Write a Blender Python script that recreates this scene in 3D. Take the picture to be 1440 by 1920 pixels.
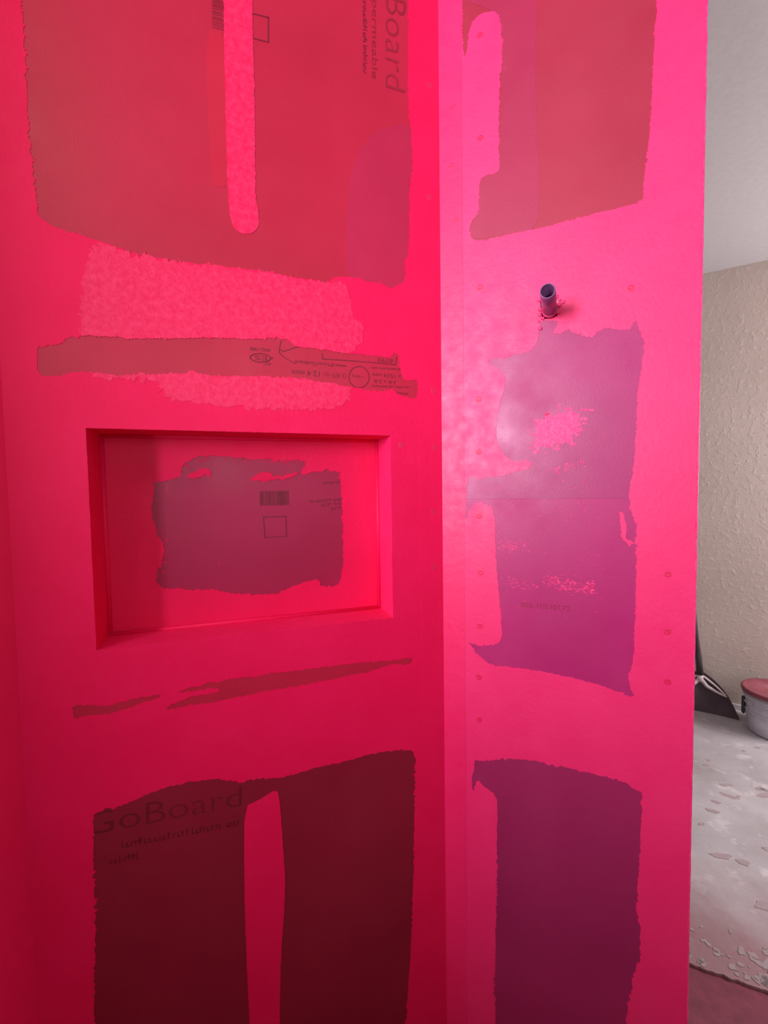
import bpy, bmesh, math, random
import numpy as np
from mathutils import Vector, Matrix, noise
from mathutils.geometry import delaunay_2d_cdt

for o in list(bpy.data.objects):
    bpy.data.objects.remove(o)
S = bpy.context.scene
C = S.collection

# ---------------------------------------------------------------- camera
CAM_H = 1.36
PITCH, ROLL, FPX = 0.0507, 0.0150, 852.81
fw = Vector((0, math.cos(PITCH), -math.sin(PITCH)))
up = Vector((0, math.sin(PITCH), math.cos(PITCH)))
rt = Vector((1, 0, 0))
rt2 = rt * math.cos(ROLL) - up * math.sin(ROLL)
up2 = rt * math.sin(ROLL) + up * math.cos(ROLL)
cd = bpy.data.cameras.new('camera')
cd.sensor_fit = 'VERTICAL'
cd.sensor_height = 36.0
cd.lens = FPX / 1920.0 * 36.0
cd.clip_start = 0.02
cam = bpy.data.objects.new('camera', cd)
C.objects.link(cam)
cam.matrix_world = Matrix(((rt2.x, up2.x, -fw.x, 0), (rt2.y, up2.y, -fw.y, 0), (rt2.z, up2.z, -fw.z, CAM_H), (0, 0, 0, 1)))
S.camera = cam

# ---------------------------------------------------------------- light
S.view_settings.view_transform = 'Standard'
S.view_settings.look = 'None'
S.view_settings.gamma = 1.0
S.view_settings.use_curve_mapping = False
S.view_settings.exposure = 0.0

W = bpy.data.worlds.new('world')
S.world = W
W.use_nodes = True
bg = W.node_tree.nodes['Background']
bg.inputs['Color'].default_value = (0.80, 0.84, 1.0, 1)
bg.inputs['Strength'].default_value = 0.06

def area(name, loc, aim, sx, sy, power, col):
    l = bpy.data.lights.new(name, 'AREA')
    l.shape = 'RECTANGLE'
    l.size, l.size_y, l.energy, l.color = sx, sy, power, col
    o = bpy.data.objects.new(name, l)
    C.objects.link(o)
    o.location = loc
    o.rotation_euler = (Vector(aim) - Vector(loc)).to_track_quat('-Z', 'Z').to_euler()
    return o
# daylight through the two windows behind the camera, and the bulb under the ceiling
area('window_daylight_left', (-2.35, -1.80, 1.80), (-2.35, 1, 1.80), 1.2, 1.1, 215, (0.96, 0.80, 1.0))
area('window_daylight_right', (0.75, -1.80, 1.65), (0.75, 1, 1.65), 0.9, 1.2, 16, (0.90, 0.92, 1.0))
bulb = bpy.data.lights.new('ceiling_bulb', 'POINT')
area('window_daylight_side', (3.38, 1.36, 1.55), (2.3, 1.36, 1.55), 0.66, 1.2, 80, (1.0, 0.92, 0.95))  # added fill for the far room, no known window there
bulb.energy, bulb.color, bulb.shadow_soft_size = 6, (1.0, 0.80, 0.62), 0.16
bo = bpy.data.objects.new('ceiling_bulb', bulb)
C.objects.link(bo)
bo.location = (-0.70, -0.25, 2.46)

# ---------------------------------------------------------------- materials
def new_mat(name):
    m = bpy.data.materials.new(name)
    m.use_nodes = True
    nt = m.node_tree
    b = nt.nodes['Principled BSDF']
    tc = nt.nodes.new('ShaderNodeTexCoord')
    return m, nt, b, tc

def nz(nt, tc, scale, detail=3.0, rough=0.55, stretch=None):
    n = nt.nodes.new('ShaderNodeTexNoise')
    n.inputs['Scale'].default_value = scale
    n.inputs['Detail'].default_value = detail
    n.inputs['Roughness'].default_value = rough
    if stretch:
        mp = nt.nodes.new('ShaderNodeMapping')
        mp.inputs['Scale'].default_value = stretch
        nt.links.new(tc.outputs['Object'], mp.inputs['Vector'])
        nt.links.new(mp.outputs['Vector'], n.inputs['Vector'])
    else:
        nt.links.new(tc.outputs['Object'], n.inputs['Vector'])
    return n.outputs['Fac']

def ramp(nt, fac, stops):
    r = nt.nodes.new('ShaderNodeValToRGB')
    e = r.color_ramp.elements
    while len(e) < len(stops):
        e.new(0.5)
    for i, (p, c) in enumerate(stops):
        e[i].position = p
        e[i].color = (c[0], c[1], c[2], 1) if hasattr(c, '__len__') else (c, c, c, 1)
    nt.links.new(fac, r.inputs['Fac'])
    return r.outputs['Color']

def mix(nt, fac, a, b):
    m = nt.nodes.new('ShaderNodeMix')
    m.data_type = 'RGBA'
    for i, v in ((0, fac), (6, a), (7, b)):
        if hasattr(v, 'links') or isinstance(v, bpy.types.NodeSocket):
            nt.links.new(v, m.inputs[i])
        elif i == 0:
            m.inputs[0].default_value = v
        else:
            m.inputs[i].default_value = (*v, 1)
    return m.outputs[2]

def bump(nt, b, h, dist, strength=1.0, prev=None):
    bn = nt.nodes.new('ShaderNodeBump')
    bn.inputs['Distance'].default_value = dist
    bn.inputs['Strength'].default_value = strength
    nt.links.new(h, bn.inputs['Height'])
    if prev:
        nt.links.new(prev.outputs['Normal'], bn.inputs['Normal'])
    nt.links.new(bn.outputs['Normal'], b.inputs['Normal'])
    return bn

def membrane(name, c1, c2, rough=0.42, stip=0.0006, stip_scale=260, fine=0.00012, spec=0.5):
    m, nt, b, tc = new_mat(name)
    col = ramp(nt, nz(nt, tc, 9, 4), [(0.35, c1), (0.68, c2)])
    b.inputs['Specular IOR Level'].default_value = spec
    nt.links.new(col, b.inputs['Base Color'])
    rr = ramp(nt, nz(nt, tc, 40, 3), [(0.3, rough - 0.06), (0.7, rough + 0.08)])
    nt.links.new(rr, b.inputs['Roughness'])
    b1 = bump(nt, b, nz(nt, tc, stip_scale, 3, 0.6), stip)
    bump(nt, b, nz(nt, tc, 900, 2), fine, 1.0, b1)
    return m

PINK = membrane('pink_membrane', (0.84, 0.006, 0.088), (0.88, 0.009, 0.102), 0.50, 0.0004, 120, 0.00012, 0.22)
PINK_COOL_LIT = membrane('pink_membrane_light', (0.86, 0.021, 0.158), (0.89, 0.029, 0.176), 0.47, 0.0004, 120, 0.00012, 0.55)  # same membrane on the right wall, cool window light put into its colour
def rolled(name, c1, c2):
    m, nt, b, tc = new_mat(name)
    n = nz(nt, tc, 105, 4, 0.65)
    nt.links.new(ramp(nt, n, [(0.36, c1), (0.52, tuple((x + y) / 2 for x, y in zip(c1, c2))), (0.66, c2)]), b.inputs['Base Color'])
    b.inputs['Roughness'].default_value = 0.42
    b.inputs['Specular IOR Level'].default_value = 0.35
    b1 = bump(nt, b, n, 0.0011)
    bump(nt, b, nz(nt, tc, 520, 2), 0.0002, 1.0, b1)
    return m
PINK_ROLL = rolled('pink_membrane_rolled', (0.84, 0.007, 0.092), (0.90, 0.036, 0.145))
PINK_ROLL_COOL_LIT = rolled('pink_membrane_rolled_light', (0.86, 0.028, 0.185), (0.93, 0.080, 0.270))  # rolled version with the same cool light painted in
PINK_BRUSH_COOL_LIT = membrane('pink_membrane_tape', (0.86, 0.015, 0.135), (0.88, 0.021, 0.150), 0.45, 0.0006, 70)  # same membrane, some of the cool light put into the colour
PINK_DEEP = membrane('pink_membrane_pooled', (0.72, 0.008, 0.085), (0.77, 0.012, 0.10), 0.44)

def board(name, c1, c2, rough=0.44):
    m, nt, b, tc = new_mat(name)
    base = ramp(nt, nz(nt, tc, 3.2, 4), [(0.36, c1), (0.64, c2)])
    # scuffs: thin pale scratches and dust
    sc = ramp(nt, nz(nt, tc, 34, 5, 0.7, (1.0, 1.0, 0.35)), [(0.685, 0.0), (0.74, 0.5)])
    lite = tuple(min(1, v * 1.5 + 0.03) for v in c2)
    col = mix(nt, sc, base, lite)
    nt.links.new(col, b.inputs['Base Color'])
    rr = ramp(nt, nz(nt, tc, 14, 4), [(0.3, rough - 0.06), (0.7, rough + 0.1)])
    nt.links.new(rr, b.inputs['Roughness'])
    b.inputs['Specular IOR Level'].default_value = 0.5
    bump(nt, b, nz(nt, tc, 420, 3), 0.0002)
    return m

BOARD = board('coated_board_red', (0.47, 0.008, 0.040), (0.54, 0.011, 0.052))
BOARD_UPR = board('coated_board_rose', (0.35, 0.018, 0.045), (0.40, 0.022, 0.055))
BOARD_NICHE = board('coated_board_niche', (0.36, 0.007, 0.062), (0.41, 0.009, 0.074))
BOARD_LOWR = board('coated_board_plum', (0.30, 0.016, 0.095), (0.35, 0.020, 0.11))
BOARD_UPV = board('thin_coat_rose', (0.36, 0.017, 0.066), (0.41, 0.021, 0.080))
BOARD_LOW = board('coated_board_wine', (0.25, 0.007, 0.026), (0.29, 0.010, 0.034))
BOARD_PURPLE = board('coated_board_purple', (0.36, 0.016, 0.125), (0.41, 0.020, 0.145), 0.40)
BOARD_MAGENTA = board('coated_board_magenta', (0.41, 0.013, 0.135), (0.46, 0.017, 0.155), 0.42)
BOARD_THIN = board('thin_coat_red', (0.53, 0.008, 0.038), (0.59, 0.010, 0.046))
BOARD_VIOLET = board('thin_coat_violet', (0.45, 0.011, 0.060), (0.52, 0.014, 0.072), 0.42)

def plain(name, col, rough=0.5, bumpd=0.0, bscale=60, metal=0.0, spec=0.5, var=0.12):
    m, nt, b, tc = new_mat(name)
    lo = tuple(v * (1 - var) for v in col)
    hi = tuple(min(1, v * (1 + var)) for v in col)
    nt.links.new(ramp(nt, nz(nt, tc, bscale * 0.3, 3), [(0.35, lo), (0.65, hi)]), b.inputs['Base Color'])
    b.inputs['Roughness'].default_value = rough
    b.inputs['Metallic'].default_value = metal
    b.inputs['Specular IOR Level'].default_value = spec
    if bumpd:
        bump(nt, b, nz(nt, tc, bscale, 4), bumpd)
    return m

INK = plain('printed_ink', (0.19, 0.006, 0.028), 0.5)
INK_FAINT = plain('printed_ink_faint', (0.33, 0.008, 0.034), 0.5)
INK_DARK = plain('printed_ink_wine', (0.17, 0.004, 0.016), 0.55)
CORE = plain('wall_core', (0.10, 0.06, 0.05), 0.8)
TAN = plain('tan_wall_paint', (0.30, 0.25, 0.21), 0.7, 0.0004, 120)
DRYWALL = plain('drywall', (0.55, 0.52, 0.50), 0.8, 0.0004, 120)
PIPE_MAT = plain('pipe_plastic', (0.26, 0.11, 0.26), 0.28)
PIPE_IN = plain('pipe_bore', (0.10, 0.035, 0.10), 0.45)
PIPE_LABEL = plain('pipe_label', (0.42, 0.10, 0.20), 0.45)
LUMP = membrane('membrane_lump', (0.86, 0.04, 0.20), (0.92, 0.08, 0.27), 0.38, 0.002, 150)
SHOVEL_MAT = plain('shovel_plastic', (0.135, 0.085, 0.10), 0.42, 0.0005, 60)
SHOVEL_RIB = plain('shovel_pale_rib', (0.72, 0.60, 0.60), 0.45)
BLACK = plain('black_plastic', (0.055, 0.040, 0.045), 0.45)
PAIL = plain('pail_white', (0.62, 0.60, 0.63), 0.38)
PAIL_LID = plain('pail_red_lid', (0.25, 0.055, 0.075), 0.42, 0.0004, 90)
WHITE_TRIM = plain('white_trim', (0.70, 0.67, 0.68), 0.45)

def far_wall_mat():
    m, nt, b, tc = new_mat('beige_textured_wall')
    base = ramp(nt, nz(nt, tc, 2.0, 3), [(0.35, (0.60, 0.505, 0.435)), (0.65, (0.66, 0.555, 0.48))])
    sp = nz(nt, tc, 34, 4, 0.6)
    k = ramp(nt, sp, [(0.60, 0.0), (0.70, 0.55)])
    nt.links.new(mix(nt, k, base, (0.76, 0.69, 0.65)), b.inputs['Base Color'])
    b.inputs['Roughness'].default_value = 0.27
    h = ramp(nt, sp, [(0.50, 0.0), (0.66, 1.0)])
    b1 = bump(nt, b, h, 0.0009)
    bump(nt, b, nz(nt, tc, 160, 3), 0.0006, 1.0, b1)
    return m
FAR = far_wall_mat()
CEIL = plain('grey_white_ceiling', (0.52, 0.50, 0.50), 0.75, 0.0006, 150, var=0.03)

def floor_mat():
    m, nt, b, tc = new_mat('bare_concrete')
    n1 = nz(nt, tc, 3.0, 6, 0.6)
    base = ramp(nt, n1, [(0.30, (0.34, 0.30, 0.30)), (0.52, (0.46, 0.43, 0.44)), (0.72, (0.56, 0.53, 0.54))])
    k = ramp(nt, nz(nt, tc, 11, 6, 0.65), [(0.56, 0.0), (0.64, 0.8)])
    col = mix(nt, k, base, (0.64, 0.60, 0.60))
    k2 = ramp(nt, nz(nt, tc, 26, 5, 0.7), [(0.62, 0.0), (0.70, 0.5)])
    col = mix(nt, k2, col, (0.30, 0.25, 0.25))
    # reddish-brown band along the shower edge, painted in for shade on the near floor
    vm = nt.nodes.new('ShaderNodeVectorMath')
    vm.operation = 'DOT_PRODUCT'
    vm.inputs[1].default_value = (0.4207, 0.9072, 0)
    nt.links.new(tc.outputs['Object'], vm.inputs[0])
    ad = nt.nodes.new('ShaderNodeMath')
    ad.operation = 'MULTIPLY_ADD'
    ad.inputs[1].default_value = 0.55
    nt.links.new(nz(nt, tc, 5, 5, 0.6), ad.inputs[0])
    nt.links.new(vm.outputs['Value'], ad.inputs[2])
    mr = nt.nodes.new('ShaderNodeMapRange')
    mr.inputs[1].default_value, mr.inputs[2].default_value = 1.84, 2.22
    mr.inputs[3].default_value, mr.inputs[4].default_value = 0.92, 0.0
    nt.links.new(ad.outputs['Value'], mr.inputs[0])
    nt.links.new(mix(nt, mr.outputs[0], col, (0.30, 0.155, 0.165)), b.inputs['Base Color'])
    b.inputs['Roughness'].default_value = 0.45
    b1 = bump(nt, b, n1, 0.006)
    bump(nt, b, nz(nt, tc, 60, 5), 0.0012, 1.0, b1)
    return m
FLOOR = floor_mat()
MORTAR = plain('mortar_splatter', (0.58, 0.45, 0.46), 0.6, 0.002, 50)
DARK_FLOOR = plain('dark_shower_base', (0.20, 0.036, 0.060), 0.8, 0.0012, 90)  # even dark red tone of the lower floor slab

# ---------------------------------------------------------------- mesh helpers
def link(name, me, mat, parent=None, smooth=False):
    o = bpy.data.objects.new(name, me)
    C.objects.link(o)
    if mat:
        me.materials.append(mat)
    if parent:
        o.parent = parent
    if smooth:
        for p in me.polygons:
            p.use_smooth = True
    return o

def tag(o, label=None, cat=None, kind=None, group=None):
    if label: o['label'] = label
    if cat: o['category'] = cat
    if kind: o['kind'] = kind
    if group: o['group'] = group
    return o

def bm_obj(name, bm, mat, parent=None, smooth=False):
    bmesh.ops.recalc_face_normals(bm, faces=bm.faces)
    me = bpy.data.meshes.new(name)
    bm.to_mesh(me)
    bm.free()
    return link(name, me, mat, parent, smooth)

def chaikin(p, n=1):
    for _ in range(n):
        q = []
        for i in range(len(p)):
            a, b = p[i], p[(i + 1) % len(p)]
            q.append((a[0] * .8 + b[0] * .2, a[1] * .8 + b[1] * .2))
            q.append((a[0] * .2 + b[0] * .8, a[1] * .2 + b[1] * .8))
        p = q
    return p

def ragged(p, amp=0.0030, step=0.0016, smooth=1, seed=0.0):
    """hand-painted outline: rounded, resampled and roughened, in metres on the wall"""
    p = chaikin(p, smooth)
    out = []
    for i in range(len(p)):
        a, b = p[i], p[(i + 1) % len(p)]
        d = math.hypot(b[0] - a[0], b[1] - a[1])
        n = max(1, int(d / step))
        for k in range(n):
            t = k / n
            x, z = a[0] + (b[0] - a[0]) * t, a[1] + (b[1] - a[1]) * t
            v = noise.noise_vector(Vector((x * 90, z * 90, seed)))
            w = noise.noise_vector(Vector((x * 420, z * 420, seed + 7)))
            g = 0.35 + 1.3 * abs(noise.noise(Vector((x * 14, z * 14, seed + 3))))
            out.append((x + amp * g * (v.x * 1.1 + w.x * 1.5), z + amp * g * (v.y * 1.1 + w.y * 1.5)))
    return out

def inside(c, poly):
    q = np.array(poly, float)
    x0, z0 = q.min(0)
    x1, z1 = q.max(0)
    res = np.zeros(len(c), bool)
    idx = np.where((c[:, 0] > x0) & (c[:, 0] < x1) & (c[:, 1] > z0) & (c[:, 1] < z1))[0]
    if not len(idx):
        return res
    r = np.roll(q, -1, 0)
    for i in range(0, len(idx), 2000):
        k = idx[i:i + 2000]
        px, pz = c[k, 0][:, None], c[k, 1][:, None]
        cr = (q[:, 1] > pz) != (r[:, 1] > pz)
        dz = r[:, 1] - q[:, 1]
        dz = np.where(dz == 0, 1e-12, dz)
        xi = q[:, 0] + (pz - q[:, 1]) / dz * (r[:, 0] - q[:, 0])
        res[k] = ((cr & (px < xi)).sum(1) % 2) == 1
    return res

def plate(name, outer, holes, y0, y1, mat, parent=None):
    """flat sheet on a wall: outline and openings in (x, z), front at y0, back at y1"""
    co, faces = [], []
    for poly in [outer] + list(holes):
        faces.append(list(range(len(co), len(co) + len(poly))))
        co += [Vector(p) for p in poly]
    edges = [(f[i], f[(i + 1) % len(f)]) for f in faces for i in range(len(f))]
    V, E, F, ov, oe, of = delaunay_2d_cdt(co, edges, [], 0, 1e-6, False)
    cen = np.array([[sum(V[i].x for i in f) / 3, sum(V[i].y for i in f) / 3] for f in F])
    ins = inside(cen, outer)
    for h in holes:
        ins &= ~inside(cen, h)
    keep = [f for f, k in zip(F, ins) if k]
    edge = {}
    for f in keep:
        for i in range(len(f)):
            a, b = f[i], f[(i + 1) % len(f)]
            edge[(a, b)] = edge.get((a, b), 0) + 1
    n = len(V)
    verts = [(v.x, y0, v.y) for v in V] + [(v.x, y1, v.y) for v in V]
    fs = [tuple(f) for f in keep] + [tuple(i + n for i in reversed(f)) for f in keep]
    for (a, b) in edge:
        if (b, a) not in edge:
            fs.append((b, a, a + n, b + n))
    me = bpy.data.meshes.new(name)
    me.from_pydata(verts, [], fs)
    bm = bmesh.new()
    bm.from_mesh(me)
    bmesh.ops.delete(bm, geom=[v for v in bm.verts if not v.link_faces], context='VERTS')
    bmesh.ops.recalc_face_normals(bm, faces=bm.faces)
    bm.to_mesh(me)
    bm.free()
    return link(name, me, mat, parent)

def rect(x0, x1, z0, z1):
    return [(x0, z0), (x1, z0), (x1, z1), (x0, z1)]

def box(bm, x0, x1, y0, y1, z0, z1):
    v = [bm.verts.new(p) for p in ((x0, y0, z0), (x1, y0, z0), (x1, y1, z0), (x0, y1, z0), (x0, y0, z1), (x1, y0, z1), (x1, y1, z1), (x0, y1, z1))]
    for f in ((0, 3, 2, 1), (4, 5, 6, 7), (0, 1, 5, 4), (1, 2, 6, 5), (2, 3, 7, 6), (3, 0, 4, 7)):
        bm.faces.new([v[i] for i in f])

def box_obj(name, x0, x1, y0, y1, z0, z1, mat, parent=None, bev=0.0):
    bm = bmesh.new()
    box(bm, x0, x1, y0, y1, z0, z1)
    if bev:
        bmesh.ops.bevel(bm, geom=bm.edges[:], offset=bev, segments=2, affect='EDGES')
    return bm_obj(name, bm, mat, parent)

def tube(bm, pts, rads, seg=16, cap=True):
    rings = []
    pts = [Vector(p) for p in pts]
    for i, p in enumerate(pts):
        d = (pts[min(i + 1, len(pts) - 1)] - pts[max(i - 1, 0)]).normalized()
        ref = Vector((0, 0, 1)) if abs(d.z) < 0.9 else Vector((1, 0, 0))
        u = d.cross(ref).normalized()
        w = d.cross(u)
        r = rads[i] if hasattr(rads, '__len__') else rads
        rings.append([bm.verts.new(p + (u * math.cos(6.28318 * k / seg) + w * math.sin(6.28318 * k / seg)) * r) for k in range(seg)])
    for a, b in zip(rings, rings[1:]):
        for k in range(seg):
            bm.faces.new((a[k], a[(k + 1) % seg], b[(k + 1) % seg], b[k]))
    if cap:
        bm.faces.new(rings[0][::-1])
        bm.faces.new(rings[-1])

def lathe(bm, prof, seg=48, closed=False):
    rings = [[bm.verts.new((r * math.cos(6.28318 * k / seg), r * math.sin(6.28318 * k / seg), z)) for k in range(seg)] for r, z in prof]
    pairs = list(zip(rings, rings[1:]))
    if closed:
        pairs.append((rings[-1], rings[0]))
    for a, b in pairs:
        for k in range(seg):
            bm.faces.new((a[k], a[(k + 1) % seg], b[(k + 1) % seg], b[k]))
    if not closed:
        bm.faces.new(rings[0][::-1])
        bm.faces.new(rings[-1])

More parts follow.
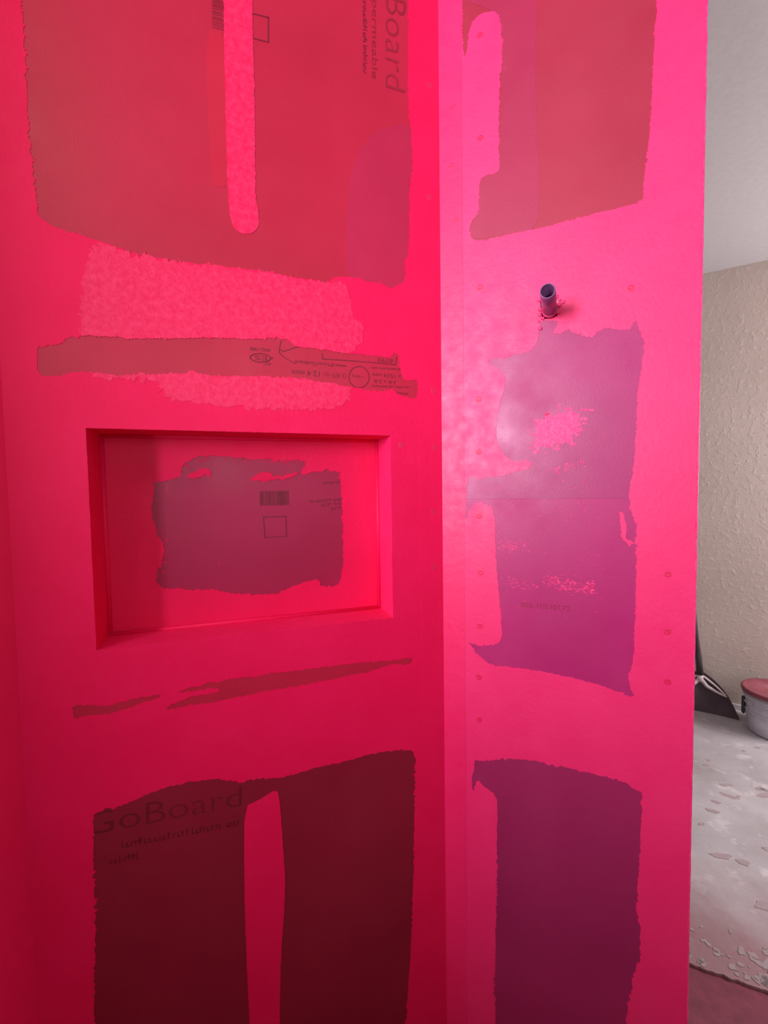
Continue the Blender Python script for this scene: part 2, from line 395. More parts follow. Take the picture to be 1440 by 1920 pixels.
# ---------------------------------------------------------------- measured outlines, metres on each wall (x along the wall, z up)
P = {
 'B1': [(-0.6941,2.5),(-0.6808,2.0912),(-0.6789,2.0316),(-0.6797,1.9707),(-0.6802,1.917),(-0.6779,1.8635),(-0.6749,1.8095),(-0.6734,1.7823),(-0.6581,1.7715),(-0.6409,1.7664),(-0.6126,1.762),(-0.5945,1.7591),(-0.5726,1.751),(-0.5463,1.7449),(-0.5074,1.742),(-0.4671,1.7417),(-0.4253,1.7432),(-0.3996,1.7441),(-0.3189,1.7441),(-0.2957,1.7406),(-0.2526,1.7396),(-0.228,1.7409),(-0.2178,1.7499),(-0.1925,1.7551),(-0.1668,1.7545),(-0.1406,1.751),(-0.13,1.7494),(-0.1277,1.7596),(-0.1236,1.7492),(-0.1031,1.7448),(-0.092,1.7532),(-0.0776,1.759),(-0.0752,1.7745),(-0.0771,1.7994),(-0.0691,1.8106),(-0.065,1.8716),(-0.0655,1.9214),(-0.0617,1.952),(-0.0579,1.9925),(-0.0595,2.0415),(-0.0644,2.0894),(-0.0648,2.138),(-0.0629,2.1966),(-0.0618,2.2835),(-0.0661,2.5)],
 'B1s': [(-0.3981,2.5),(-0.3955,2.1798),(-0.3965,2.0947),(-0.3975,2.0086),(-0.3984,1.9216),(-0.3977,1.8604),(-0.3953,1.8256),(-0.3889,1.8089),(-0.3786,1.8034),(-0.3626,1.806),(-0.3535,1.8128),(-0.3478,1.8246),(-0.3489,1.8469),(-0.3528,1.8687),(-0.3519,1.9313),(-0.3499,2.0025),(-0.349,2.0642),(-0.3497,2.1337),(-0.3488,2.1943),(-0.3515,2.5)],
 'B1thin': [(-0.425,2.1188),(-0.3953,2.1333),(-0.3966,2.0088),(-0.3971,1.8825),(-0.411,1.8737),(-0.4244,1.8773),(-0.4254,2.0018)],
 'B1purple': [(-0.1359,2.0262),(-0.0986,2.0463),(-0.0592,2.0593),(-0.0579,1.9925),(-0.0655,1.9214),(-0.065,1.8716),(-0.0691,1.8106),(-0.0771,1.7994),(-0.0752,1.7745),(-0.0776,1.759),(-0.1031,1.7448),(-0.1236,1.7492),(-0.1668,1.7545),(-0.1904,1.7554),(-0.1936,1.8022),(-0.1906,1.8507),(-0.1828,1.938),(-0.1656,1.9843)],
 'B2': [(-0.6838,1.5821),(-0.6829,1.587),(-0.6562,1.5917),(-0.6437,1.6034),(-0.6161,1.6075),(-0.582,1.6089),(-0.5476,1.6103),(-0.4895,1.6146),(-0.4283,1.6228),(-0.3971,1.6228),(-0.3642,1.6258),(-0.3312,1.6306),(-0.3126,1.6304),(-0.2985,1.6269),(-0.2892,1.6192),(-0.27,1.6189),(-0.2455,1.618),(-0.2257,1.6158),(-0.1952,1.6153),(-0.1535,1.6146),(-0.105,1.6143),(-0.0983,1.6209),(-0.0917,1.6214),(-0.0908,1.6052),(-0.0866,1.5901),(-0.0835,1.5728),(-0.0667,1.5718),(-0.0518,1.5747),(-0.0511,1.5403),(-0.0671,1.5375),(-0.0839,1.5418),(-0.1006,1.5451),(-0.1082,1.5508),(-0.1225,1.547),(-0.144,1.5479),(-0.1652,1.5498),(-0.1913,1.5523),(-0.2168,1.5568),(-0.2468,1.5589),(-0.2858,1.5623),(-0.333,1.5622),(-0.3606,1.5614),(-0.4304,1.5578),(-0.4582,1.5623),(-0.4657,1.5654),(-0.4734,1.5586),(-0.5118,1.5561),(-0.5498,1.5528),(-0.5776,1.5476),(-0.6052,1.5509),(-0.6213,1.554),(-0.6446,1.5499),(-0.6584,1.5425),(-0.6863,1.5423)],
 'B3a': [(-0.6629,1.0202),(-0.64,1.0145),(-0.612,1.0098),(-0.579,1.0151),(-0.5312,1.0166),(-0.5339,1.0105),(-0.565,1.0046),(-0.5907,0.998),(-0.618,0.9946),(-0.6445,0.9984),(-0.6596,0.994)],
 'B3b': [(-0.4771,1.0221),(-0.4287,1.0262),(-0.3673,1.0249),(-0.3088,1.0243),(-0.2153,1.0234),(-0.1628,1.0214),(-0.1083,1.0183),(-0.0703,1.0186),(-0.0681,1.0062),(-0.0879,1.0045),(-0.1163,1.0107),(-0.15,1.0025),(-0.2095,0.9984),(-0.3095,0.9951),(-0.397,0.992),(-0.4521,0.9875),(-0.4996,0.9879),(-0.5248,0.9875),(-0.5144,0.9979),(-0.4777,1.0051),(-0.44,1.0048),(-0.4388,1.0142),(-0.4774,1.0136),(-0.5088,1.0148)],
 'B4': [(-0.6421,0.7993),(-0.6408,0.8319),(-0.6338,0.8347),(-0.5955,0.8354),(-0.5654,0.845),(-0.5246,0.8525),(-0.4827,0.8525),(-0.4396,0.8468),(-0.4072,0.8335),(-0.3727,0.8308),(-0.3255,0.8264),(-0.2641,0.8317),(-0.2128,0.8303),(-0.1661,0.8357),(-0.0903,0.8301),(-0.0705,0.8228),(-0.066,0.8061),(-0.0698,0.6889),(-0.0739,0.5499),(-0.0805,0.4099),(-0.0948,0.2383),(-0.1016,0.05),(-0.6503,0.05),(-0.6534,0.4689),(-0.65,0.5519),(-0.6431,0.6639)],
 'B4s': [(-0.4031,0.7854),(-0.3737,0.7935),(-0.3456,0.8052),(-0.3402,0.7886),(-0.3371,0.7185),(-0.3335,0.6277),(-0.3371,0.5645),(-0.3452,0.4834),(-0.3518,0.3444),(-0.3522,0.05),(-0.4014,0.05),(-0.4058,0.3667),(-0.4079,0.5245),(-0.407,0.6497)],
 'N1': [(-0.5404,1.3797),(-0.5199,1.3814),(-0.5045,1.3852),(-0.4934,1.3891),(-0.4966,1.402),(-0.4898,1.4139),(-0.4721,1.4229),(-0.4372,1.4282),(-0.4027,1.4255),(-0.3673,1.4206),(-0.338,1.4218),(-0.3197,1.4146),(-0.285,1.4221),(-0.2617,1.4169),(-0.2673,1.404),(-0.2763,1.389),(-0.2459,1.3976),(-0.2139,1.3997),(-0.1937,1.3996),(-0.192,1.371),(-0.1902,1.2899),(-0.1892,1.2283),(-0.1937,1.1757),(-0.2031,1.1595),(-0.2358,1.16),(-0.2454,1.1774),(-0.263,1.1733),(-0.2989,1.1642),(-0.3298,1.1527),(-0.3638,1.1536),(-0.4107,1.1599),(-0.4454,1.1723),(-0.4933,1.1764),(-0.5396,1.1823),(-0.5451,1.2027),(-0.5343,1.2308),(-0.527,1.2592),(-0.542,1.2876),(-0.5477,1.3251),(-0.5431,1.3533)],
 'N1i': [(-0.3754,1.3823),(-0.3611,1.3926),(-0.3408,1.3967),(-0.3204,1.3882),(-0.2995,1.3913),(-0.2824,1.3976),(-0.2762,1.3923),(-0.2997,1.3849),(-0.331,1.3777),(-0.3565,1.379)],
 'N1j': [(-0.4899,1.3851),(-0.4748,1.397),(-0.4531,1.404),(-0.4391,1.3979),(-0.4469,1.3919),(-0.4677,1.386)],
 'N1f1': [(-0.5469,1.2996),(-0.5346,1.2942),(-0.521,1.2738),(-0.5203,1.2438),(-0.5305,1.2096),(-0.5418,1.1955),(-0.5478,1.2257)],
 'N1f2': [(-0.4991,1.4099),(-0.4756,1.4269),(-0.3996,1.4326),(-0.34,1.4249),(-0.2775,1.4254),(-0.2563,1.417),(-0.2727,1.4062),(-0.3403,1.4145),(-0.4384,1.4201),(-0.4902,1.402)],
 'R1': [(0.045,2.5),(0.0481,2.2803),(0.0477,2.223),(0.0505,2.1736),(0.0569,2.1902),(0.0612,2.2238),(0.0704,2.2358),(0.0885,2.239),(0.1102,2.231),(0.1169,2.2196),(0.1227,2.1837),(0.1226,2.155),(0.1177,2.1037),(0.1161,2.0412),(0.1174,1.9561),(0.1144,1.9437),(0.0823,1.9478),(0.0792,1.9302),(0.0779,1.8815),(0.0644,1.8703),(0.0591,1.8568),(0.0632,1.8358),(0.0849,1.8284),(0.1299,1.8288),(0.1775,1.8261),(0.1959,1.8241),(0.2316,1.8248),(0.2743,1.8259),(0.3151,1.8252),(0.3502,1.8239),(0.3513,1.8574),(0.3553,1.8982),(0.3594,1.9386),(0.361,1.9877),(0.3625,2.0446),(0.3634,2.085),(0.3665,2.1322),(0.3709,2.5)],
 'R1p': [(0.046,2.5),(0.0491,2.2798),(0.1111,2.2306),(0.1236,2.1833),(0.1185,2.0403),(0.1183,1.9558),(0.0823,1.9478),(0.0779,1.8815),(0.0591,1.8568),(0.0632,1.8358),(0.1299,1.8288),(0.1867,1.8255),(0.1884,1.9161),(0.1808,2.038),(0.1823,2.2178),(0.1823,2.5)],
 'R2': [(0.1899,1.6617),(0.2199,1.6574),(0.2182,1.6446),(0.211,1.6345),(0.2236,1.6324),(0.2325,1.6357),(0.2431,1.6358),(0.2518,1.6297),(0.2648,1.6212),(0.2776,1.6155),(0.2842,1.6272),(0.3007,1.6307),(0.3171,1.6235),(0.3331,1.6209),(0.3408,1.6319),(0.3439,1.6349),(0.3456,1.6223),(0.3537,1.5992),(0.3539,1.5773),(0.3504,1.547),(0.3462,1.5032),(0.3449,1.4498),(0.3433,1.4094),(0.3397,1.3761),(0.3345,1.3416),(0.3378,1.3352),(0.3364,1.316),(0.347,1.296),(0.3475,1.2557),(0.3473,1.1318),(0.3449,1.0565),(0.3379,1.025),(0.3397,1.012),(0.3489,0.99),(0.3191,0.9977),(0.2813,1.0053),(0.242,1.0093),(0.2,1.0112),(0.1571,1.0113),(0.0976,1.008),(0.0784,1.0201),(0.0644,1.0321),(0.0524,1.0479),(0.0709,1.0429),(0.1113,1.0508),(0.1207,1.069),(0.1197,1.0922),(0.1141,1.1527),(0.1096,1.208),(0.1067,1.2684),(0.1058,1.3141),(0.0892,1.3286),(0.068,1.3307),(0.0561,1.3137),(0.0483,1.2901),(0.0514,1.3561),(0.0543,1.3846),(0.0778,1.3757),(0.0956,1.3815),(0.1263,1.3837),(0.1589,1.3908),(0.1782,1.4001),(0.1686,1.4104),(0.1442,1.4074),(0.1213,1.4246),(0.1092,1.4557),(0.1113,1.4911),(0.1195,1.5307),(0.1295,1.5596),(0.1246,1.5751),(0.1095,1.587),(0.0943,1.5991),(0.0994,1.6064),(0.1246,1.6029),(0.1394,1.6078),(0.1636,1.6073),(0.1778,1.612),(0.1853,1.6252),(0.1881,1.6439)],
 'R2s1': [(0.1752,1.4859),(0.1968,1.4919),(0.2151,1.4999),(0.2332,1.5049),(0.2552,1.5057),(0.2682,1.4951),(0.2701,1.4782),(0.2659,1.4552),(0.2512,1.4373),(0.229,1.4319),(0.1988,1.4257),(0.1781,1.4199),(0.1686,1.4302),(0.1752,1.4516),(0.1743,1.4742)],
 'R2s2': [(0.1971,1.3857),(0.2156,1.391),(0.2292,1.3983),(0.247,1.4014),(0.2689,1.4025),(0.2515,1.3936),(0.2319,1.3905)],
 'R2s3': [(0.1976,1.1883),(0.2163,1.1947),(0.2347,1.1891),(0.2527,1.1876),(0.2704,1.187),(0.2834,1.1852),(0.2827,1.1688),(0.2661,1.1673),(0.2438,1.1722),(0.221,1.1732),(0.2024,1.1757),(0.1957,1.1812)],
 'R2s4': [(0.1118,1.255),(0.1342,1.259),(0.1639,1.257),(0.1688,1.2441),(0.1392,1.2386),(0.1138,1.2395)],
 'R2s5': [(0.1168,1.1875),(0.1491,1.1847),(0.1833,1.1771),(0.1881,1.1684),(0.1541,1.1655),(0.1239,1.1713)],
 'R2s6': [(0.3201,1.3158),(0.3275,1.3122),(0.3327,1.2874),(0.3312,1.2708),(0.3426,1.261),(0.3354,1.2552),(0.3264,1.265),(0.3237,1.2872)],
 'R3': [(0.0632,0.8063),(0.0829,0.8081),(0.1296,0.8256),(0.1702,0.834),(0.2177,0.8348),(0.2584,0.8365),(0.2983,0.8363),(0.3324,0.8369),(0.3508,0.8247),(0.3614,0.823),(0.3611,0.7804),(0.3595,0.7147),(0.3561,0.6486),(0.3565,0.6132),(0.361,0.5843),(0.3617,0.5269),(0.3546,0.4924),(0.3459,0.4435),(0.3406,0.3835),(0.3378,0.05),(0.1052,0.05),(0.1051,0.2561),(0.1032,0.3457),(0.1067,0.4496),(0.1081,0.6007),(0.1106,0.7251),(0.1064,0.7437),(0.0827,0.7569),(0.0697,0.7677),(0.0607,0.7347),(0.0575,0.7643),(0.0631,0.7861)],
 'BR': [(-0.5945,1.7583),(-0.5726,1.7501),(-0.5463,1.744),(-0.5075,1.7412),(-0.4671,1.7409),(-0.4254,1.7423),(-0.3996,1.7432),(-0.319,1.7431),(-0.2957,1.7397),(-0.2526,1.7387),(-0.228,1.7399),(-0.2028,1.745),(-0.1878,1.7304),(-0.1817,1.6774),(-0.163,1.6734),(-0.1615,1.6398),(-0.1848,1.623),(-0.1864,1.5387),(-0.2075,1.5128),(-0.2872,1.5047),(-0.3622,1.5054),(-0.4328,1.5079),(-0.4914,1.5124),(-0.5152,1.5262),(-0.5209,1.546),(-0.5922,1.5416),(-0.6216,1.5456),(-0.6266,1.5991),(-0.6239,1.6651),(-0.6102,1.7323)],
 'screwR': [(0.0816,2.0169),(0.0814,2.2016),(0.0249,1.9855),(0.0278,2.0927),(0.0327,1.8808),(0.0794,1.7422),(0.0764,1.531),(0.0759,1.4299),(0.0764,1.3044),(0.0781,1.1922),(0.0765,1.0848),(0.0739,0.9801),(0.0746,0.8924),(0.3933,1.2111),(0.3946,1.1135),(0.3959,1.0277),(0.3339,1.6892)],
 'screwB': [(-0.0211,1.3128),(-0.0199,1.1993),(-0.015,1.442),(-0.0185,1.5546),(-0.0204,2.1397),(-0.0226,1.9293),(-0.213,1.7399),(-0.0886,1.4461)],
 'tapeR': [(0.046,1.7896)],
 'tapeB': [(-0.05,1.5404)],
 'seamR': [(0.2693,1.3373)],
 'seamB': [(-0.4274,1.6791),(-0.4514,0.9274)],
 'pipe': [(0.2063,1.6749)],
 'hole': [(0.1936,1.6639),(0.1907,1.6815),(0.1898,1.6988),(0.1962,1.7032),(0.2108,1.7022),(0.2189,1.6969),(0.2207,1.6835),(0.2208,1.6685),(0.2163,1.6637),(0.2082,1.6642),(0.2018,1.6625)],
 'barN': [(-0.355,1.3592),(-0.2993,1.3593),(-0.3,1.3305),(-0.3558,1.3309)],
 'barB': [(-0.4125,2.2247),(-0.3932,2.2269),(-0.3954,2.129),(-0.4147,2.1285)],
}
TEXTS = [
 ('B', 'GoBoard', (-0.1062,2.3744), (-0.1114,2.1135), 0.0436),
 ('B', 'Tablero base impermeable', (-0.1302,2.4832), (-0.1374,2.1229), 0.0121),
 ('B', '*', (-0.1485,2.4761), (-0.1538,2.1281), 0.0083),
 ('B', 'PMG-1408', (-0.3354,1.6125), (-0.3691,1.6116), 0.0064),
 ('B', 'ES', (-0.3413,1.5981), (-0.3623,1.5983), 0.0082),
 ('B', 'ICC', (-0.3351,1.5873), (-0.3471,1.5883), 0.0055),
 ('B', 'www.JM.com/GoBoard', (-0.1967,1.5935), (-0.2917,1.5952), 0.0069),
 ('B', '12.4 mm', (-0.2474,1.5783), (-0.2979,1.5777), 0.0107),
 ('B', '0.49-in', (-0.197,1.5777), (-0.2405,1.5777), 0.0111),
 ('B', '-in', (-0.1616,1.575), (-0.1846,1.5765), 0.0073),
 ('B', '8793', (-0.104,1.6113), (-0.1344,1.611), 0.0087),
 ('B', 'x 1524 mm', (-0.0867,1.5819), (-0.1456,1.5821), 0.0076),
 ('B', '3-ft x 5-ft', (-0.098,1.5699), (-0.1437,1.5701), 0.0076),
 ('B', '*', (-0.0888,1.594), (-0.1486,1.5929), 0.0043),
 ('B', '*', (-0.0713,1.5601), (-0.1471,1.5588), 0.0044),
 ('B', '*', (-0.0726,1.5476), (-0.0983,1.5483), 0.0045),
 ('B', 'GoBoard', (-0.6529,0.7967), (-0.4085,0.7888), 0.0411),
 ('B', '*', (-0.6015,0.7624), (-0.4114,0.7543), 0.0135),
 ('B', '*', (-0.6205,0.7398), (-0.5768,0.7367), 0.0125),
 ('N', '*', (-0.193,1.3776), (-0.2288,1.3757), 0.0067),
 ('N', '*', (-0.1926,1.3422), (-0.257,1.3392), 0.0067),
 ('N', '*', (-0.1916,1.3344), (-0.2364,1.3311), 0.0067),
 ('N', '*', (-0.1918,1.3255), (-0.2122,1.3228), 0.0068),
 ('R', '003-10510172', (0.1551,1.1306), (0.2431,1.1318), 0.0104),
]
STROKES = [
 ('B', [(-0.3155,1.6273),(-0.3186,1.6148),(-0.3197,1.6072),(-0.3152,1.601),(-0.2919,1.5886)], 0.00106),
 ('B', [(-0.3178,1.6121),(-0.3122,1.6088),(-0.2921,1.617),(-0.2699,1.6227)], 0.00099),
 ('B', [(-0.2417,1.6106),(-0.2409,1.601),(-0.18,1.6016),(-0.0986,1.6005),(-0.0951,1.6161)], 0.00125),
 ('B', [(-0.3715,2.1608),(-0.3695,2.1708),(-0.3229,2.1737),(-0.324,2.1331),(-0.3706,2.1311)], 0.00164),
 ('B', [(-0.3349,1.5949),(-0.3356,1.5929),(-0.3374,1.5911),(-0.3402,1.5895),(-0.3439,1.5882),(-0.3481,1.5873),(-0.3526,1.587),(-0.3571,1.5871),(-0.3612,1.5878),(-0.3647,1.5889),(-0.3674,1.5903),(-0.3691,1.5921),(-0.3696,1.594),(-0.3689,1.5959),(-0.3672,1.5977),(-0.3644,1.5993),(-0.3608,1.6006),(-0.3567,1.6015),(-0.3522,1.6019),(-0.3477,1.6017),(-0.3435,1.6011),(-0.3399,1.6),(-0.3372,1.5985),(-0.3355,1.5968),(-0.3349,1.5949)], 0.00129),
 ('B', [(-0.1521,1.5736),(-0.1526,1.5697),(-0.1538,1.5658),(-0.1557,1.5622),(-0.1583,1.559),(-0.1614,1.5564),(-0.1649,1.5543),(-0.1687,1.553),(-0.1726,1.5524),(-0.1764,1.5525),(-0.1801,1.5535),(-0.1835,1.5551),(-0.1865,1.5574),(-0.1889,1.5603),(-0.1906,1.5636),(-0.1917,1.5672),(-0.192,1.5711),(-0.1915,1.575),(-0.1903,1.5788),(-0.1884,1.5823),(-0.1859,1.5855),(-0.1829,1.5882),(-0.1794,1.5902),(-0.1757,1.5916),(-0.1718,1.5923),(-0.1679,1.5922),(-0.1642,1.5913),(-0.1608,1.5897),(-0.1578,1.5874),(-0.1553,1.5845),(-0.1535,1.5812),(-0.1524,1.5775),(-0.1521,1.5736)], 0.0011),
 ('N', [(-0.3493,1.3076),(-0.3058,1.3082),(-0.3058,1.2675),(-0.3474,1.2673),(-0.3493,1.3076)], 0.00145),
 ('B', [(-0.3331,1.594),(-0.3312,1.5951),(-0.3312,1.597),(-0.333,1.5968),(-0.3331,1.594)], 0.00059),
]


H = 2.62
A_BACK = 0.3243
A_RIGHT = A_BACK - math.pi / 4
A_LEFT = A_BACK + math.pi / 4
CORNER = Vector((0.1196, 0.9286, 0))
W_BACK, W_RIGHT, W_LEFT = 0.7316, 0.4338, 0.70
NX0, NX1, NZ1 = -0.6244, -0.1105, 1.4637
NZ0, NDEP = NZ1 - 0.36, 0.0827
COAT, BT = 0.0006, 0.0124
random.seed(4)

# ---------------------------------------------------------------- back wall of the shower with the niche
EXP = 0.012
niche_open = rect(NX0 - EXP, NX1 + EXP, NZ0 - EXP, NZ1 + EXP)
wb = plate('wall_back', rect(-W_BACK - 0.1, 0.06, 0, H), [niche_open], BT, 0.12, CORE)
wb.location = CORNER
wb.rotation_euler.z = A_BACK
tag(wb, 'shower wall with the recessed niche, dark boards under bright pink waterproofing membrane', None, 'structure')
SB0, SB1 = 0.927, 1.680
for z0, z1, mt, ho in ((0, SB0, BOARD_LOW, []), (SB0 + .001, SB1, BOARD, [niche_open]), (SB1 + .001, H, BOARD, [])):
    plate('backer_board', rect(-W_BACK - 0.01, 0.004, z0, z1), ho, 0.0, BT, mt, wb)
nopen = []
for (xa, za), (xb, zb) in zip(rect(NX0, NX1, NZ0, NZ1), rect(NX0, NX1, NZ0, NZ1)[1:] + rect(NX0, NX1, NZ0, NZ1)[:1]):
    for k in range(60):
        t = k / 60
        x, z = xa + (xb - xa) * t, za + (zb - za) * t
        v = noise.noise_vector(Vector((x * 130, z * 130, 1.5)))
        nopen.append((x + v.x * .0008, z + v.y * .0008))
holesB = [ragged(P[k], seed=i * 3.1) for i, k in enumerate(('B1', 'B2', 'B3a', 'B3b', 'B4'))]
coat = plate('membrane_coat', rect(-W_BACK - 0.002, 0.002, 0.01, H - 0.002), holesB + [nopen], -COAT, 0.0001, PINK, wb)
coat['label'] = 'bright pink waterproofing membrane painted round the bare patches'
# strokes and second coats
for k, mt, am in (('B1s', PINK_ROLL, .0012), ('B4s', PINK, .0006)):
    plate('membrane_stripe', ragged(P[k], am, seed=2.2), [], -COAT * 1.25, 0.0001, mt, wb)
plate('thin_coat_patch', ragged(P['B1thin'], .002, .004, seed=5), [], -0.00025, 0.0001, BOARD_THIN, wb)
plate('thin_coat_patch', ragged(P['B1purple'], .001, .004, seed=6), [], -0.0003, 0.0001, BOARD_VIOLET, wb)
roll = plate('rolled_second_coat', ragged(P['BR'], .007, .002, 2, seed=8), [holesB[1]], -COAT - 0.0005, -COAT + 0.0001, PINK_ROLL, wb)
TB = -0.050
plate('seam_tape', ragged([(TB, 0.02)] + [(TB, z / 10) for z in range(2, 26, 2)] + [(TB, 2.6), (0.001, 2.6), (0.001, 0.02)], .0005, .006, 0, 9), [], -COAT - 0.0004, -COAT + 0.0001, PINK, wb)

# the niche: five panels, its back with a bare patch of its own
nb = plate('niche', rect(NX0 - EXP, NX1 + EXP, NZ0 - EXP, NZ1 + EXP), [], NDEP + 0.001, NDEP + 0.010, BOARD_NICHE, wb)
nb['label'] = 'recessed rectangular shampoo niche with a bare dark patch at its back'
nhole = ragged(P['N1'], .0045, .0014, seed=11)
plate('niche_coat', rect(NX0, NX1, NZ0, NZ1), [nhole], NDEP, NDEP + 0.0012, PINK, nb)
for k in ('N1i', 'N1j'):
    plate('membrane_smear', ragged(P[k], .004, .0012, seed=12), [], NDEP - 0.0002, NDEP + 0.0012, PINK, nb)
box_obj('niche_side', NX0 - EXP, NX0, -COAT * .8, NDEP + .001, NZ0 - EXP, NZ1 + EXP, PINK, nb)
box_obj('niche_side', NX1, NX1 + EXP, -COAT * .8, NDEP + .001, NZ0 - EXP, NZ1 + EXP, PINK_BRUSH_COOL_LIT, nb)
box_obj('niche_top', NX0, NX1, -COAT * .8, NDEP + .001, NZ1, NZ1 + EXP, PINK, nb)
box_obj('niche_sill', NX0, NX1, -COAT * .8, NDEP + .001, NZ0 - EXP, NZ0, PINK_BRUSH_COOL_LIT, nb)
# fillets of membrane brushed into the inner corners
for pts in (((NX0 + .002, NDEP - .002, NZ0), (NX0 + .002, NDEP - .002, NZ1)), ((NX1 - .002, NDEP - .002, NZ0), (NX1 - .002, NDEP - .002, NZ1)),
            ((NX0, NDEP - .002, NZ0 + .002), (NX1, NDEP - .002, NZ0 + .002)), ((NX0, NDEP - .002, NZ1 - .002), (NX1, NDEP - .002, NZ1 - .002))):
    bm = bmesh.new()
    tube(bm, pts, 0.0042, 10)
    bm_obj('corner_fillet', bm, PINK, nb, True)

# ---------------------------------------------------------------- right wall (end partition)
wr = plate('wall_right', rect(0.02, W_RIGHT - 0.001, 0, H), [], BT, 0.105, DRYWALL)
wr.location = CORNER
wr.rotation_euler.z = A_RIGHT
tag(wr, 'narrow pink-painted partition with the pipe stub, dark patches of board showing', None, 'structure')
hole = ragged(P['hole'], .0012, .0012, 1, 14)
SR = 1.3373
for z0, z1, mt, ho in ((0, 0.905, BOARD_LOWR, []), (0.906, SR, BOARD_MAGENTA, []), (SR + .0002, 1.735, BOARD_PURPLE, [hole]), (1.736, H, BOARD_UPR, [])):
    plate('backer_board', rect(-0.004, W_RIGHT, z0, z1), ho, 0.0, BT, mt, wr)
holesR = [ragged(P[k], seed=20 + i * 3.1) for i, k in enumerate(('R1', 'R2', 'R3'))]
edgeR = [(W_RIGHT - 0.0015 + 0.0012 * noise.noise(Vector((0, 0, z * 0.9))) + 0.0008 * noise.noise(Vector((5, 0, z * 4.1))), z * 0.01 + 0.01) for z in range(0, 260)]
coat = plate('membrane_coat', [(-0.002, 0.01)] + edgeR + [(-0.002, H - 0.01)], holesR + [hole], -COAT, 0.0001, PINK_COOL_LIT, wr)
coat['label'] = 'bright pink waterproofing membrane over the partition boards'
bm = bmesh.new()
tube(bm, [(W_RIGHT - 0.001 + 0.0006 * noise.noise(Vector((9, 0, z * 1.7))), -0.0002, 0.02 + z * 0.01) for z in range(0, 258)],
     [0.0014 + 0.0012 * max(0, noise.noise(Vector((3, 2, z * 0.31)))) for z in range(0, 258)], 8)
bm_obj('edge_bead', bm, PINK_ROLL_COOL_LIT, wr, True)
plate('thin_coat_patch', ragged(P['R1p'], .001, .004, seed=31), [], -0.0003, 0.0001, BOARD_UPV, wr)
TR = 0.046
plate('seam_tape', ragged([(0, 0.02), (TR, 0.02)] + [(TR, z / 10) for z in range(2, 26, 2)] + [(TR, 2.6), (0, 2.6)], .0006, .006, 0, 33), [], -COAT - 0.0005, -COAT + 0.0001, PINK_BRUSH_COOL_LIT, wr)
def flecks(bm, poly, n, rnd, y, rmin, rmax, spread=0.0):
    xs, zs = [p[0] for p in poly], [p[1] for p in poly]
    k = 0
    while k < n:
        c = np.array([[rnd.uniform(min(xs), max(xs)), rnd.uniform(min(zs), max(zs))]])
        if not inside(c, poly)[0]:
            continue
        k += 1
        x, z = c[0, 0] + rnd.gauss(0, spread), c[0, 1] + rnd.gauss(0, spread)
        r = rmin + (rmax - rmin) * rnd.random() ** 2.5
        t0 = rnd.uniform(0, 1)
        q = [bm.verts.new((x + 1.5 * r * rnd.uniform(.6, 1.3) * math.cos(t + t0), y, z + .8 * r * rnd.uniform(.5, 1.3) * math.sin(t + t0))) for t in (0, .9, 1.8, 2.7, 3.6, 4.5, 5.4)]
        bm.faces.new(q)

rnd = random.Random(8)
for i, (k, n, rm) in enumerate((('R2s1', 150, .0045), ('R2s2', 50, .002), ('R2s3', 190, .0025), ('R2s4', 70, .002), ('R2s5', 60, .0018))):
    bm = bmesh.new()
    flecks(bm, P[k], n, rnd, -COAT * .7, .0005, rm, .003)
    bm_obj('membrane_smear', bm, PINK_ROLL_COOL_LIT, wr)
core = [(0.1795 + (x - 0.21) * .8 + .0305, 1.455 + (z - 1.455) * .75) for x, z in P['R2s1']]
plate('membrane_smear', ragged(core, .006, .0012, 1, 40), [], -COAT * .8, 0.0001, PINK_ROLL_COOL_LIT, wr)
plate('membrane_smear', ragged(P['R2s6'], .002, .0014, 1, 45), [], -COAT * .8, 0.0001, PINK_COOL_LIT, wr)
bm = bmesh.new()
flecks(bm, P['N1f1'], 110, rnd, NDEP - .0001, .0004, .0020, .002)
flecks(bm, P['N1f2'], 110, rnd, NDEP - .0001, .0004, .0022, .002)
tag(bm_obj('membrane_flecks', bm, PINK, nb), None, None, 'stuff')
# loose flecks of membrane round the smears
bm = bmesh.new()
for poly, n in ((rect(.11, .27, 1.30, 1.37), 160), (rect(.11, .30, 1.20, 1.31), 150), (rect(.11, .31, 1.12, 1.20), 130), (rect(.11, .17, 1.36, 1.46), 60)):
    flecks(bm, poly, n, rnd, -COAT * .75, .0003, .0011, .006)
tag(bm_obj('membrane_flecks', bm, PINK_COOL_LIT, wr), None, None, 'stuff')

# ---------------------------------------------------------------- left wall of the shower
db = Vector((math.cos(A_BACK), math.sin(A_BACK), 0))
wl = plate('wall_left', rect(-W_LEFT, 0.02, 0, H), [], BT, 0.105, DRYWALL)
wl.location = CORNER - db * W_BACK
wl.rotation_euler.z = A_LEFT
tag(wl, 'sliver of pink-coated shower wall at the far left edge', None, 'structure')
plate('membrane_coat', rect(-W_LEFT, 0.002, 0.005, H - .005), [], -COAT, BT, PINK, wl)

